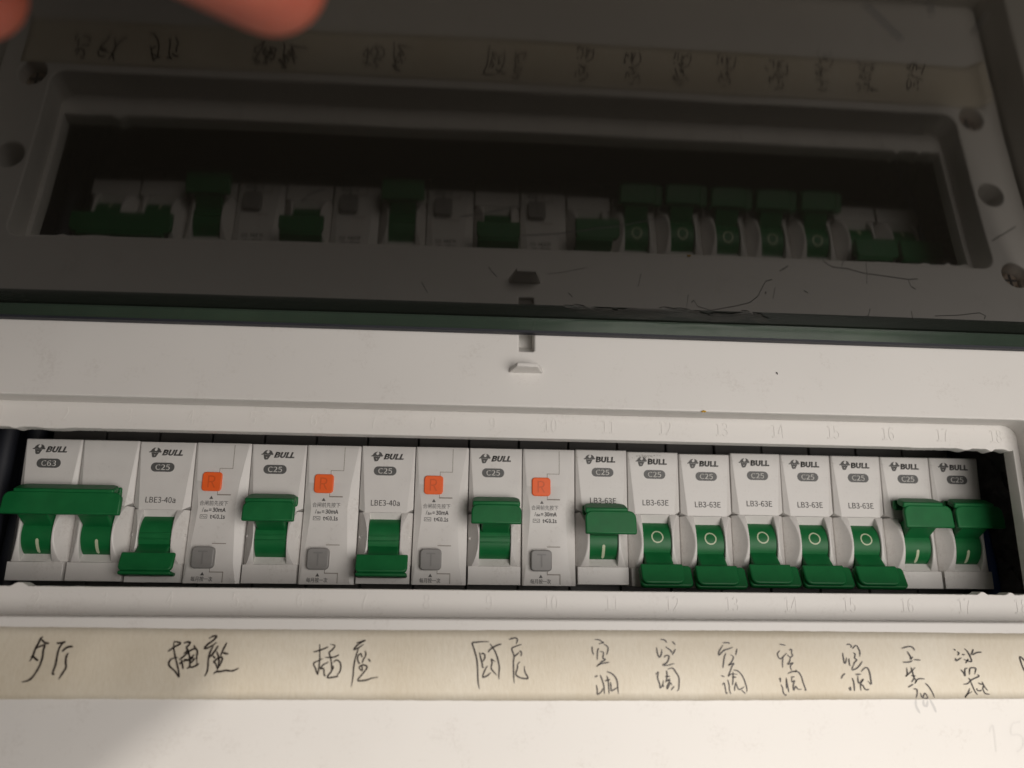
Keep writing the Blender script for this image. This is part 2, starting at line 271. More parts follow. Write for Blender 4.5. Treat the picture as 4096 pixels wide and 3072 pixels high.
WORDS = [["hall",0.5,[[[-127.15,-35.41],[-127.66,-36.01],[-128.06,-37.29],[-128.56,-38.48],[-128.95,-40.33],[-129.56,-41.64]],[[-127.47,-36.1],[-126.3,-37.03],[-125.3,-37.07]],[[-128.56,-38.48],[-127.85,-38.05],[-126.39,-37.54],[-126.52,-38.89],[-126.46,-40.41],[-126.76,-42.34],[-127.42,-44.1],[-128.5,-45.85],[-129.51,-46.43],[-130.74,-46.68]],[[-129.44,-40.5],[-128.66,-40.54],[-127.87,-41.21],[-127.35,-41.25]],[[-123.45,-37.06],[-122.17,-37.01],[-121.18,-36.67]],[[-121.52,-36.75],[-122.25,-37.61],[-122.68,-38.79],[-122.84,-40.57],[-122.89,-42.5],[-123.29,-44.34],[-123.14,-44.76],[-122.73,-44.68]],[[-121.71,-39.21],[-121.09,-38.45],[-120.13,-37.94],[-119.1,-37.93]],[[-120.08,-39.46],[-120.45,-40.48],[-120.42,-41.83],[-120.15,-43.08],[-120.73,-44.34],[-121.59,-46.01]]]],["socket",0.44,[[[-93.36,-36.53],[-93.29,-38.03],[-92.94,-39.29],[-92.48,-40.74],[-91.83,-42.47],[-91.37,-43.91],[-91.1,-45.44],[-92.25,-44.01],[-93.67,-42.86],[-94.1,-42.09],[-93.77,-41.13],[-93.12,-40.79],[-91.86,-40.5]],[[-93.36,-36.53],[-91.57,-36.91],[-93.15,-37.94],[-94.66,-39.06]],[[-90.87,-36.96],[-90.1,-36.71],[-89.15,-36.7],[-89.42,-37.44],[-89.96,-37.93],[-89.71,-38.8],[-90.57,-39.58]],[[-91.58,-41.17],[-90.67,-40.45],[-89.41,-39.28],[-89.24,-38.99],[-87.72,-38.31],[-87.05,-38.98],[-87.05,-40.34],[-86.84,-42.27]],[[-89.96,-37.93],[-89.32,-39.19],[-88.85,-40.73],[-88.63,-42.76],[-89.36,-43.33]],[[-90.91,-41.03],[-90.58,-42.18],[-90.23,-43.48]],[[-91.36,-42.28],[-90.93,-41.7]],[[-90.13,-41.7],[-90.1,-41.12],[-89.01,-41.12],[-87.76,-39.76]],[[-90.2,-41.12],[-89.2,-41.22],[-87.88,-40.54]],[[-88.51,-41.99],[-87.37,-40.63]],[[-88.8,-42.95],[-87.91,-42.95],[-86.96,-42.56],[-86.28,-41.98]],[[-88.12,-37.43],[-87.5,-38.5]],[[-84.34,-35.71],[-83.25,-35.11],[-82.39,-35.16],[-83.14,-36.14],[-84.54,-37.22],[-85.28,-38.25],[-84.15,-38.0],[-82.18,-36.68]],[[-83.0,-37.51],[-83.72,-39.26],[-83.97,-40.72],[-83.89,-42.46],[-84.01,-44.09],[-84.53,-45.29]],[[-81.74,-37.55],[-82.81,-39.36],[-83.79,-40.53]],[[-83.04,-40.04],[-82.17,-40.71]],[[-82.05,-38.97],[-81.41,-40.32],[-81.17,-41.68],[-81.38,-43.51]],[[-79.56,-36.76],[-80.3,-38.38],[-80.93,-40.13]],[[-80.41,-39.35],[-78.88,-39.59]],[[-81.38,-43.51],[-82.04,-41.97],[-82.47,-41.68],[-81.66,-40.81],[-80.7,-40.42],[-80.36,-40.81],[-80.64,-41.97],[-81.46,-43.7]],[[-82.31,-44.67],[-81.62,-44.09],[-80.34,-43.99],[-79.17,-43.75],[-77.36,-43.84],[-75.83,-43.12]]]],["socket",0.34,[[[-55.05,-37.06],[-54.94,-38.53],[-54.77,-40.98],[-54.85,-42.74],[-55.06,-44.68],[-55.73,-43.23],[-56.33,-41.91],[-55.16,-41.28],[-53.97,-40.69]],[[-56.59,-39.03],[-55.34,-38.73],[-53.84,-38.19],[-52.7,-37.69]],[[-52.23,-37.05],[-50.97,-37.44],[-51.77,-38.62],[-52.4,-39.12],[-52.08,-40.1],[-51.67,-41.56],[-51.46,-43.22],[-51.58,-44.48]],[[-53.38,-40.39],[-51.65,-40.39],[-50.64,-40.19],[-49.7,-39.7]],[[-52.38,-41.61],[-53.57,-42.15],[-54.47,-43.08],[-54.2,-43.27],[-53.59,-43.22],[-53.4,-44.48],[-53.16,-45.06],[-52.87,-44.87]],[[-51.15,-41.71],[-50.67,-41.22],[-49.97,-41.12],[-49.31,-41.75],[-49.06,-42.43],[-49.1,-43.51],[-49.45,-44.38],[-50.03,-44.82]],[[-51.3,-42.54],[-51.02,-42.88],[-51.6,-44.09],[-52.35,-45.06],[-52.32,-45.55],[-51.31,-45.45],[-49.8,-45.21],[-49.82,-44.96]],[[-45.27,-36.67],[-44.2,-36.42],[-42.88,-35.97],[-44.28,-36.72],[-45.27,-37.51],[-45.88,-38.41],[-44.63,-37.91],[-43.34,-37.01]],[[-44.62,-38.01],[-45.05,-39.49],[-45.46,-41.25],[-45.65,-43.21],[-45.68,-45.15],[-45.97,-47.86]],[[-43.93,-39.29],[-44.61,-39.98],[-44.71,-40.86],[-44.29,-41.84],[-44.04,-41.74]],[[-43.93,-39.29],[-43.56,-40.37]],[[-42.88,-38.69],[-42.57,-39.67],[-43.21,-41.05],[-43.42,-41.84]],[[-41.9,-40.7],[-41.24,-41.49]],[[-43.31,-43.84],[-44.0,-43.3],[-44.04,-42.72],[-43.14,-42.32],[-42.31,-42.52],[-42.08,-43.01],[-43.02,-44.37],[-44.4,-46.12],[-43.12,-46.26],[-41.7,-46.02],[-40.7,-45.63],[-38.98,-45.39]],[[-43.43,-42.62],[-43.26,-43.79]]]],["kitchen",0.36,[[[-9.34,-36.22],[-11.3,-36.23],[-12.78,-36.37],[-13.85,-36.59],[-13.4,-38.05],[-12.9,-39.54],[-12.54,-41.11],[-12.32,-43.03],[-12.23,-45.03],[-12.1,-46.76],[-11.9,-47.7],[-11.7,-48.39]],[[-11.89,-39.01],[-11.49,-40.5],[-11.09,-41.98],[-10.98,-42.77],[-10.61,-42.81]],[[-11.42,-39.36],[-10.87,-39.27],[-10.39,-39.71],[-10.42,-40.5],[-11.01,-41.46]],[[-9.05,-36.75],[-8.29,-37.76],[-7.53,-38.91],[-6.95,-40.4],[-6.55,-41.97],[-6.4,-43.02],[-6.51,-45.02],[-6.36,-45.93]],[[-5.88,-36.87],[-6.62,-36.96],[-8.2,-37.68],[-9.21,-38.47],[-9.48,-39.0]],[[-7.58,-41.41],[-8.61,-40.75],[-8.41,-41.63],[-8.62,-42.94],[-8.19,-43.72],[-7.07,-44.85]],[[-9.6,-42.42],[-10.32,-43.55],[-10.93,-45.29],[-10.2,-45.2],[-9.47,-44.85],[-8.69,-44.16]],[[-3.84,-35.62],[-2.9,-35.35],[-1.97,-35.21],[-1.49,-35.7],[-1.86,-36.77]],[[-0.36,-36.89],[-1.95,-37.39],[-3.02,-37.97],[-2.58,-39.33],[-2.39,-40.12],[-2.56,-41.53],[-2.5,-43.71],[-2.43,-45.45],[-2.28,-46.92]],[[-2.39,-40.12],[-1.0,-38.97]],[[-0.91,-38.58],[-0.35,-38.97],[-0.53,-39.94]],[[-0.75,-41.35],[-1.44,-42.14],[-1.43,-43.01],[-1.89,-44.58],[-0.95,-45.36],[-0.02,-45.62],[1.46,-45.62],[0.81,-44.4],[0.47,-43.45],[0.47,-42.48]]]],["air_conditioner",0.3,[[[20.0,-35.49],[21.26,-35.61],[21.92,-36.04],[22.45,-36.29],[21.11,-36.67]],[[19.24,-37.31],[19.29,-38.43],[19.67,-39.54]],[[22.44,-36.67],[23.5,-37.29],[23.74,-38.16],[23.25,-39.53]],[[21.09,-37.8],[20.74,-38.67],[20.64,-40.9]],[[21.34,-38.67],[22.4,-38.91],[22.24,-40.4],[22.89,-40.65],[22.22,-41.21],[21.83,-41.03]],[[20.41,-42.57],[21.55,-41.64],[22.09,-41.15]],[[20.41,-42.57],[21.55,-41.89],[24.01,-41.45]],[[19.84,-45.28],[20.7,-44.91]],[[20.26,-47.29],[20.5,-48.63],[20.55,-49.72],[21.67,-49.0],[22.08,-48.15]],[[21.36,-44.72],[21.93,-46.07],[22.36,-47.66],[22.45,-49.72]],[[23.23,-43.86],[24.54,-44.35],[25.7,-45.45],[26.13,-46.8],[26.17,-47.9],[26.33,-49.61]],[[23.2,-44.97],[23.57,-46.19],[23.67,-47.9],[23.76,-49.6]],[[22.65,-46.31],[24.11,-45.89]],[[24.22,-46.56],[24.33,-47.9],[24.44,-48.81],[26.17,-47.9]]]],["air_conditioner",0.3,[[[38.56,-35.41],[39.77,-35.59],[40.28,-36.28]],[[37.41,-37.49],[37.56,-38.87],[38.05,-40.11],[38.68,-39.36],[38.87,-37.98]],[[41.92,-35.9],[42.75,-36.84]],[[39.96,-37.42],[41.28,-38.23],[41.65,-38.98]],[[42.77,-37.91],[41.76,-39.54]],[[39.45,-40.23],[39.87,-39.73],[40.81,-39.73],[40.64,-40.73],[40.06,-41.6],[38.97,-42.16],[40.31,-42.22],[42.27,-41.72]],[[36.87,-44.64],[37.63,-43.96],[37.38,-45.44],[37.85,-46.92],[38.01,-48.08],[38.77,-47.16],[38.95,-46.06]],[[40.27,-43.22],[41.75,-42.96],[42.76,-44.33],[43.38,-45.44],[43.3,-47.28],[43.11,-48.51],[42.56,-48.88]],[[39.98,-43.59],[40.06,-45.07],[39.59,-46.67]],[[39.52,-45.13],[40.86,-45.07]],[[40.97,-45.69],[39.87,-46.3],[40.81,-46.18],[39.95,-47.65],[40.06,-48.27],[40.92,-46.79],[41.29,-47.41]],[[41.95,-47.65],[40.98,-48.63]],[[38.77,-47.16],[38.94,-47.9]]]],["air_conditioner",0.3,[[[56.33,-36.22],[58.03,-36.21],[58.01,-36.53]],[[56.35,-36.91],[55.25,-38.31],[54.98,-39.56],[56.48,-38.3],[58.0,-37.79],[59.12,-37.41]],[[57.05,-38.93],[56.5,-40.19],[56.21,-41.57],[55.93,-42.94]],[[60.32,-37.78],[59.8,-39.55]],[[58.32,-39.3],[59.1,-39.93],[58.91,-40.68],[58.17,-41.69],[57.6,-42.19],[59.12,-41.62],[58.52,-42.56],[58.06,-43.56],[57.36,-44.99],[57.99,-44.55],[58.95,-44.43],[60.02,-44.61]],[[55.34,-44.87],[56.27,-45.18]],[[55.53,-47.34],[56.04,-46.79],[56.29,-48.14],[56.48,-49.49],[56.9,-49.25]],[[57.1,-45.92],[57.42,-47.28],[57.46,-48.76],[57.81,-49.68]],[[58.88,-43.43],[59.95,-43.56],[60.98,-44.43],[61.71,-45.67],[62.15,-47.15],[62.41,-48.26],[62.28,-49.25]],[[58.78,-43.93],[58.64,-46.04],[58.36,-47.4]],[[58.36,-45.24],[59.57,-45.3]],[[59.49,-46.54],[59.01,-47.77],[58.87,-48.88]],[[59.35,-46.66],[59.8,-48.02],[60.31,-48.51],[61.7,-47.77]],[[60.84,-48.63],[61.99,-49.62]]]],["air_conditioner",0.3,[[[72.61,-36.53],[74.37,-36.84]],[[72.61,-38.25],[71.85,-39.13],[72.37,-40.4],[73.29,-40.01],[74.48,-38.94]],[[73.44,-39.89],[73.13,-41.27],[73.07,-42.78]],[[75.36,-38.24],[76.01,-37.85],[75.99,-39.0],[76.22,-39.5],[75.49,-40.01],[74.59,-39.25]],[[75.49,-40.01],[75.27,-41.02],[74.58,-41.9],[76.2,-41.46],[75.3,-42.4],[75.61,-43.53]],[[74.38,-44.34],[75.87,-43.78],[76.83,-43.78],[76.87,-43.28]],[[71.81,-45.84],[72.17,-45.53],[72.09,-46.65]],[[72.18,-47.15],[72.65,-48.14],[72.7,-49.25],[73.32,-49.99],[73.61,-49.75]],[[73.89,-45.41],[74.03,-47.02],[74.2,-48.26],[74.33,-49.25]],[[73.88,-45.53],[73.73,-48.26]],[[76.01,-43.72],[77.37,-43.84],[78.23,-45.03],[78.63,-46.65],[79.06,-48.02],[79.27,-48.7],[78.81,-48.57]],[[75.2,-45.28],[76.3,-45.15]],[[75.47,-45.28],[75.44,-46.53],[76.22,-46.15],[75.69,-47.52],[75.8,-48.7],[76.36,-47.64],[76.98,-48.39],[78.07,-48.45]]]],["air_conditioner",0.3,[[[92.15,-36.59],[93.14,-36.52],[93.64,-37.03],[93.33,-37.35]],[[90.89,-38.76],[90.9,-40.03],[91.1,-41.55],[91.55,-41.17],[91.87,-40.03]],[[92.54,-40.28],[92.51,-41.3],[92.68,-42.31]],[[93.86,-37.67],[94.93,-36.77],[95.55,-37.47],[95.92,-38.62],[95.73,-39.77]],[[93.88,-38.75],[94.48,-39.07],[94.22,-40.15],[94.8,-40.66],[94.02,-41.42],[93.71,-41.8]],[[94.0,-41.67],[93.25,-42.81],[93.41,-43.32],[94.71,-42.81],[95.79,-41.8],[96.43,-40.97]],[[89.72,-45.65],[90.28,-44.83],[91.03,-44.26]],[[91.69,-47.96],[92.16,-48.7],[92.2,-47.71]],[[92.98,-45.45],[93.32,-46.83],[93.24,-48.95]],[[95.71,-43.82],[96.93,-42.81],[97.7,-42.8],[98.2,-43.94],[98.31,-45.45],[98.33,-47.14],[97.4,-46.2]],[[93.98,-44.51],[95.65,-44.45]],[[94.66,-44.57],[94.7,-46.83],[96.21,-45.7],[95.23,-47.08],[95.18,-48.83]],[[95.23,-47.08],[95.88,-47.46],[96.34,-48.33],[97.14,-48.58],[97.45,-48.27]]]],["bathroom",0.32,[[[108.37,-37.55],[110.48,-37.03],[111.72,-37.28],[112.17,-38.18]],[[109.9,-38.32],[110.71,-39.72],[110.68,-40.49],[111.41,-39.72]],[[108.27,-41.26],[110.25,-41.19],[111.15,-40.74]],[[111.59,-40.55],[113.54,-40.67]],[[109.23,-42.66],[109.22,-44.43],[108.66,-45.0],[110.35,-43.79],[111.75,-42.65]],[[110.5,-42.53],[110.86,-44.17],[111.12,-45.44],[111.59,-46.19],[111.07,-46.95]],[[110.36,-44.81],[111.6,-44.93]],[[111.07,-46.95],[111.9,-45.94],[112.64,-45.62],[114.17,-45.69]],[[109.0,-47.89],[110.64,-47.07]],[[110.21,-46.57],[111.12,-45.44]],[[110.48,-48.33],[111.44,-48.45],[111.44,-49.58],[110.94,-50.77]],[[112.37,-49.39],[112.83,-50.71],[113.69,-49.46],[114.35,-50.77],[112.83,-50.71]],[[114.16,-46.82],[115.15,-47.83],[115.93,-49.33],[116.38,-50.71]]]],["fridge",0.34,[[[123.95,-37.63],[124.28,-38.09]],[[124.82,-38.35],[125.27,-38.76],[124.79,-39.38]],[[124.12,-40.1],[124.13,-40.81],[125.84,-39.99]],[[127.1,-37.51],[127.89,-38.34],[128.41,-39.47],[128.72,-40.49],[128.58,-41.06],[127.54,-40.81],[126.46,-40.4]],[[129.71,-37.61],[129.36,-38.43],[128.78,-39.26]],[[129.24,-39.26],[130.71,-38.58],[132.09,-38.48]],[[126.18,-39.17],[126.98,-39.16]],[[127.84,-40.29],[126.87,-41.52]],[[125.16,-43.16],[125.84,-43.98],[126.22,-44.89],[126.41,-43.16],[127.26,-42.75]],[[127.56,-44.58],[127.8,-43.36],[128.17,-42.75],[129.53,-42.75],[129.62,-43.26],[129.11,-44.48]],[[125.4,-47.07],[126.66,-46.92],[128.05,-45.9],[130.09,-45.09],[130.31,-44.78],[129.95,-44.53]],[[127.16,-45.45],[127.68,-46.11]],[[127.65,-46.31],[128.03,-47.62],[128.6,-49.14],[129.21,-49.94]],[[127.16,-48.13],[126.43,-49.34],[125.34,-50.64],[126.02,-49.84],[127.71,-49.04]],[[129.86,-46.66],[130.48,-47.07],[131.05,-47.02]],[[129.2,-48.13],[129.33,-48.73],[130.22,-48.83],[130.49,-48.53]],[[131.03,-46.41],[131.43,-47.52],[132.37,-48.83]],[[130.97,-48.33],[131.47,-49.54],[132.79,-49.74]],[[131.33,-47.42],[130.83,-48.53]]]],["main",0.45,[[[-154.34,-45.32],[-154.82,-43.47],[-154.64,-42.12]],[[-153.52,-43.55],[-153.58,-41.5],[-153.31,-40.16]],[[-152.72,-44.27],[-150.99,-44.14],[-149.79,-42.84],[-150.55,-41.89]],[[-152.17,-40.56],[-149.38,-40.71]],[[-153.6,-37.44],[-153.54,-39.02],[-151.41,-38.68],[-150.64,-36.7],[-150.98,-35.12],[-151.85,-36.19]],[[-152.76,-38.84],[-153.14,-36.12]]]],["main",0.5,[[[-143.6,-46.15],[-144.22,-43.38],[-146.01,-39.87],[-145.05,-38.8],[-142.46,-38.04]],[[-146.4,-38.95],[-146.01,-36.95],[-144.56,-36.24],[-143.55,-36.85]],[[-142.1,-44.18],[-141.1,-40.82],[-141.45,-37.64],[-140.31,-34.56]],[[-137.77,-44.42],[-139.15,-43.66],[-140.62,-41.3],[-141.24,-38.55],[-142.57,-34.67]],[[-146.01,-39.87],[-143.61,-39.1]],[[-142.28,-38.05],[-140.76,-37.0]]]],["hall",0.36,[[[152.49,-51.02],[151.36,-48.73],[149.94,-46.18]],[[151.36,-48.73],[148.71,-49.08]],[[148.86,-51.5],[148.81,-49.6],[148.27,-47.62]],[[145.71,-50.7],[144.8,-48.55],[146.0,-49.02],[146.64,-50.63],[148.09,-50.86],[147.28,-48.98],[146.52,-47.37],[145.52,-48.34]],[[144.37,-45.16],[145.22,-45.99],[146.28,-46.06],[146.83,-45.2],[148.51,-44.79],[150.4,-43.63]],[[145.08,-44.57],[143.97,-42.95],[143.38,-39.72],[144.75,-40.83],[145.38,-42.4],[145.15,-43.67]],[[146.8,-43.14],[146.16,-40.92]],[[147.44,-43.43],[148.34,-43.24],[147.48,-41.77]],[[147.9,-40.9],[147.07,-39.58]]]]]
FAINT = [[["smear",0.7,[[[110.96,-51.2],[110.88,-52.94],[111.75,-54.8]],[[113.17,-51.33],[113.15,-52.57],[113.95,-52.82],[114.4,-51.45]],[[115.13,-51.21],[115.89,-52.82],[116.5,-54.56]]]]],[["15",0.5,[[[131.38,-59.7],[132.79,-58.07],[132.69,-64.8]],[[140.9,-57.06],[138.46,-57.67],[137.8,-60.34],[139.9,-60.35],[141.1,-61.59],[140.53,-63.63],[138.71,-64.84]]]]]]
FIBRES_AND_REFLECTIONS = [[[[46.67,-21.7],[44.92,-29.2]],0.09],[[[47.21,-24.65],[47.47,-26.1],[49.78,-22.42],[54.28,-20.28],[56.76,-21.45],[61.21,-23.73],[64.21,-25.89],[65.08,-29.75],[64.46,-34.3],[64.02,-38.28],[65.41,-39.26]],0.12],[[[68.04,-35.03],[69.93,-28.7]],0.09],[[[73.96,-51.59],[75.48,-49.29],[78.7,-47.08],[82.88,-46.58],[88.79,-44.51],[96.1,-43.37],[102.65,-42.14],[105.0,-42.76]],0.16],[[[102.65,-42.14],[105.77,-38.38],[107.65,-37.16]],0.16],[[[81.02,-47.68],[79.13,-53.18]],0.1],[[[86.14,-50.53],[89.86,-44.17],[92.44,-39.13]],0.1],[[[101.12,-24.74],[102.71,-20.83],[101.96,-19.44]],0.1],[[[114.09,-24.23],[117.15,-19.87]],0.15],[[[122.93,-21.86],[129.73,-22.9],[134.9,-24.84],[138.11,-23.05],[138.99,-21.04]],0.12],[[[76.78,-33.87],[78.73,-32.63]],0.12],[[[65.68,-43.99],[66.77,-46.57]],0.12],[[[112.42,-62.76],[113.81,-69.4]],0.12],[[[-20.26,-63.17],[-13.97,-65.29],[-8.57,-67.97],[-5.38,-69.49]],0.12],[[[-5.29,-55.95],[3.97,-57.5],[13.22,-60.88],[18.76,-62.35],[24.29,-65.17],[28.73,-65.85]],0.14],[[[-56.96,-66.32],[-54.79,-69.57],[-50.5,-72.29]],0.12],[[[43.54,-130.79],[46.2,-129.05],[49.26,-126.94],[53.25,-124.29]],0.45],[[[53.32,-132.25],[55.12,-129.79]],0.4],[[[63.8,-130.84],[64.1,-128.86],[64.38,-126.64]],0.35],[[[-12.59,-40.3],[-11.62,-37.89],[-10.2,-35.47]],0.16],[[[10.72,-27.67],[12.18,-25.46]],0.12],[[[-30.71,-31.04],[-29.14,-24.93]],0.08],[[[29.61,-32.64],[28.76,-39.96]],0.08],[[[3.62,-37.72],[8.57,-39.33],[13.33,-41.75]],0.06]]
# ================================================================== the setting
ZC = 6.0
# wall round the flush box
wl = curve2d([[(-900, -700), (900, -700), (900, 700), (-900, 700)], rrect(-178.2, 178.2, -79.4, 84, 4, rev=True)], 44, .8)
wall = link('wall', wl, M['wall']); wall.location.y = -21.5 * MM; tag(wall, kind='structure')

# ================================================================== distribution box
box = tag(empty('distribution_box', (0, 0, 0)), 'white plastic distribution box set in the wall with its smoked lid lifted', 'fuse box')
YP = -9.0
bb = MB()   # steel back box: five sides
bb.box(-190, 190, 96, 98, -86, 83); bb.box(-190, -188.5, 23.0, 96, -86, 83); bb.box(188.5, 190, 23.0, 96, -86, 83)
bb.box(-188.5, 188.5, 23.0, 96, -86, -84.8); bb.box(-188.5, 188.5, 23.0, 96, 81.5, 83)
bb.build('back_box', M['dark'], box)
holes = [(s * 166.2, z) for s in (-1, 1) for z in (32.2, 1.5, -29.2)]
outl = [rrect(-177.2, 177.2, -78.5, 76, 3), rrect(-160.0, 160.0, -30.3, 30.0, 4.5, rev=True),
        rrect(-1.7, 2.9, 47.4, 57.5, .4, 2, rev=True)] + [circ(x, z, 4.6)[::-1] for x, z in holes]
fp_ = link('front_panel', curve2d(outl, 9.4, .55, 3), M['panel'], box, smooth=True); fp_.location.y = YP * MM
# skirt of the panel, running back into the wall gap
sk = link('panel_skirt', curve2d([rrect(-176.7, 176.7, -78, 75.5, 3), rrect(-174, 174, -75, 72.5, 3, rev=True)], 16, 0), M['panel'], box); sk.location.y = .5 * MM
# recessed frame with the broken knock-out edge
def edge(zz, sgn):
    pts = []
    bumps = {1: [(-148.7, 1.7, .45), (-138, 5, .35), (142.3, 2.2, .5), (150.7, 1.2, .75), (157.0, 1.6, .6), (128, 6, .15)], -1: [(-140.2, 2.3, 1.0), (-152, 4, .2), (141.3, 1.5, .8), (150.3, 1.3, .7), (155, 1, .3)]}[sgn]
    x = -158.6
    while x <= 158.6:
        z = 0
        for cx, wd, h in bumps: z += h * max(0, 1 - abs((x - cx) / wd) ** 2)
        if abs(x) > 120: z += random.uniform(-.04, .07)
        pts.append((x, zz - sgn * z)); x += .6 if abs(x) > 120 else 6
    return pts
up = edge(22.3, 1); lo = edge(-22.7, -1)
hole = lo + up[::-1]
fr = link('recess_frame', curve2d([rrect(-161.2, 161.2, -31.5, 31.2, 3), hole[::-1]], 4.6, .22, 2), M['panel'], box, smooth=True)
# slot floor behind the latch opening
s = MB(); s.prism([(-8.8, 46.9), (-2.5, 50.5), (-.5, 58.5), (.2, 58.5), (.2, 46.9)], -2.2, 3.4); s.build('latch_slot', M['panel'], box)
# latch tab
s = MB(); zt, zb = 42.0, 40.6
ring = lambda y, hw, z0, z1: [(.35 - hw, y, z0), (.35 + hw, y, z0), (.35 + hw * .96, y, z1), (.35 - hw * .96, y, z1)]
s.hull(ring(-8.5, 5.35, 40.5, 42.2), ring(-14.6, 3.1, 41.0, 42.2)); s.build('latch_tab', M['panel'], box, bevel=.25)
# screws in the corner holes
for x, z in holes:
    if z == 1.5:
        s = MB(); s.tube([(x, .35, z), (x, 9, z)], 4.55, 28); s.build('blind_hole', M['black'], box); continue
    s = MB(); s.tube([(x, -6.2, z), (x, -4.9, z), (x, 2, z)], [2.6, 3.9, 3.9], 24)
    sc = s.build('screw', M['metal'], box, bevel=.3)
    s = MB(); s.box(x - 2.2, x + 2.2, -6.4, -6.15, z - .35, z + .35); s.box(x - .35, x + .35, -6.42, -6.16, z - 2.2, z + 2.2); s.build('cross_slot', M['black'], sc)
    s = MB(); s.tube([(x, .36, z), (x, .9, z)], 4.58, 28); s.build('screw_seat', M['dark'], box)
# embossed numbers
for row, z, sz in ((0, 26.48, 4.3), (1, -26.1, 4.3)):
    for k in range(1, 19):
        wd = 1.9 if k < 10 else 4.0
        if k == 1: wd = .9
        text('embossed_number', str(k), ((k - 9.5) * 18, -.02, z), wd, M['panel'], box, height=sz, th=.11)
# hinged lid, built straight out and tipped up 3.9 degrees about its hinge line
LZ = lambda x, y: 55.225 - .157671 * y - .000328 * y * y + .003343 * x - 1.7e-5 * x * x + 3e-5 * x * y
lid = MB()
Y0, Y1, HX = -20.2, -152.0, 172.0
nx, ny, TH = 36, 24, 2.6
P_ = [[(-HX + 2 * HX * i / nx, Y0 + (Y1 - Y0) * j / ny) for j in range(ny + 1)] for i in range(nx + 1)]
vs = [(x, y, LZ(x, y)) for r in P_ for x, y in r] + [(x, y, LZ(x, y) + TH) for r in P_ for x, y in r]
K = (nx + 1) * (ny + 1); I_ = lambda i, j: i * (ny + 1) + j
fs = []
for i in range(nx):
    for j in range(ny): q = (I_(i, j), I_(i + 1, j), I_(i + 1, j + 1), I_(i, j + 1)); fs += [q, tuple(v + K for v in q[::-1])]
for i in range(nx):
    for j in (0, ny): q = (I_(i, j), I_(i + 1, j)); fs.append((q[0], q[1], q[1] + K, q[0] + K))
for j in range(ny):
    for i in (0, nx): q = (I_(i, j), I_(i, j + 1)); fs.append((q[0], q[1], q[1] + K, q[0] + K))
lid.add(vs, fs)
lido = lid.build('lid', M['lid'], box, smooth=True)
def bar(y0, zf0, zf1, y1, zf2, zf3, n=24):   # bar along x following the lid; corners (y0,zf0)(y0,zf1)(y1,zf3)(y1,zf2)
    mb = MB(); vs = []
    for i in range(n + 1):
        x = -HX + 2 * HX * i / n; vs += [(x, y0, zf0(x)), (x, y0, zf1(x)), (x, y1, zf3(x)), (x, y1, zf2(x))]
    fs = [(i * 4 + k, i * 4 + (k + 1) % 4, i * 4 + 4 + (k + 1) % 4, i * 4 + 4 + k) for i in range(n) for k in range(4)]
    mb.add(vs, fs + [(0, 1, 2, 3), (4 * n + 3, 4 * n + 2, 4 * n + 1, 4 * n)]); return mb
zb_ = lambda x: 52.35 + .0012 * x - 1.0e-5 * x * x
bar(-20.6, lambda x: LZ(x, -20.6) + .35, lambda x: LZ(x, -20.6) + 2.2, -10.0, lambda x: LZ(x, -10.0) + .45, lambda x: LZ(x, -10) + 2.2).build('hinge_strip', M['strip'], lido, smooth=True)
bar(-11.7, lambda x: zb_(x) + .6, lambda x: LZ(x, -11.7) + .1, -10.0, lambda x: zb_(x) + .6, lambda x: LZ(x, -10) + .3).build('edge_lip', M['lip'], lido, smooth=True)
bar(-12.0, zb_, lambda x: zb_(x) + .7, -9.6, zb_, lambda x: zb_(x) + .7).build('seal_bead', M['black'], lido)
# dried glue scraps on the hinge strip
gl = MB()
for cx, hw, yc, hh, tl in ((20, 8, -17.5, 3.2, .10), (33, 10, -16.2, 3.6, -.16), (47, 9, -17.8, 3.4, .12), (60, 8, -15.8, 3.0, -.10), (69, 5, -17.0, 3.4, .3)):
    nn = 46; ring_ = []; rr = 1
    for q in range(nn):
        a = 2 * math.pi * q / nn; rr = .6 * rr + .4 * random.uniform(.55, 1.35)
        u, v = hw * rr * math.cos(a), hh * rr * math.sin(a)
        ring_.append((cx + u + v * .8, yc + v + u * tl))
    vs = [(x, min(y, -11.9), LZ(x, min(y, -11.9)) + (.10 if y > -20.4 else -.08) - random.uniform(0, .04)) for x, y in ring_]; vs.append((cx, yc, LZ(cx, yc) + .05))
    gl.add(vs, [(q, (q + 1) % nn, nn) for q in range(nn)])
g = gl.build('glue_scrap', M['glue'], lido, smooth=True)
# fibres and hairs on the underside; the thickest strokes draw reflections of panel scuffs
fib = MB()
def lid_stroke(pts, r=.11):
    fib.tube([(x, y, LZ(x, y) - .08) for x, y in pts], r * .55, 5)
for pts in FIBRES_AND_REFLECTIONS: lid_stroke(*pts)
f = fib.build('fibres_and_reflections', M['lid_mark'], lido); tag(f, kind='stuff')

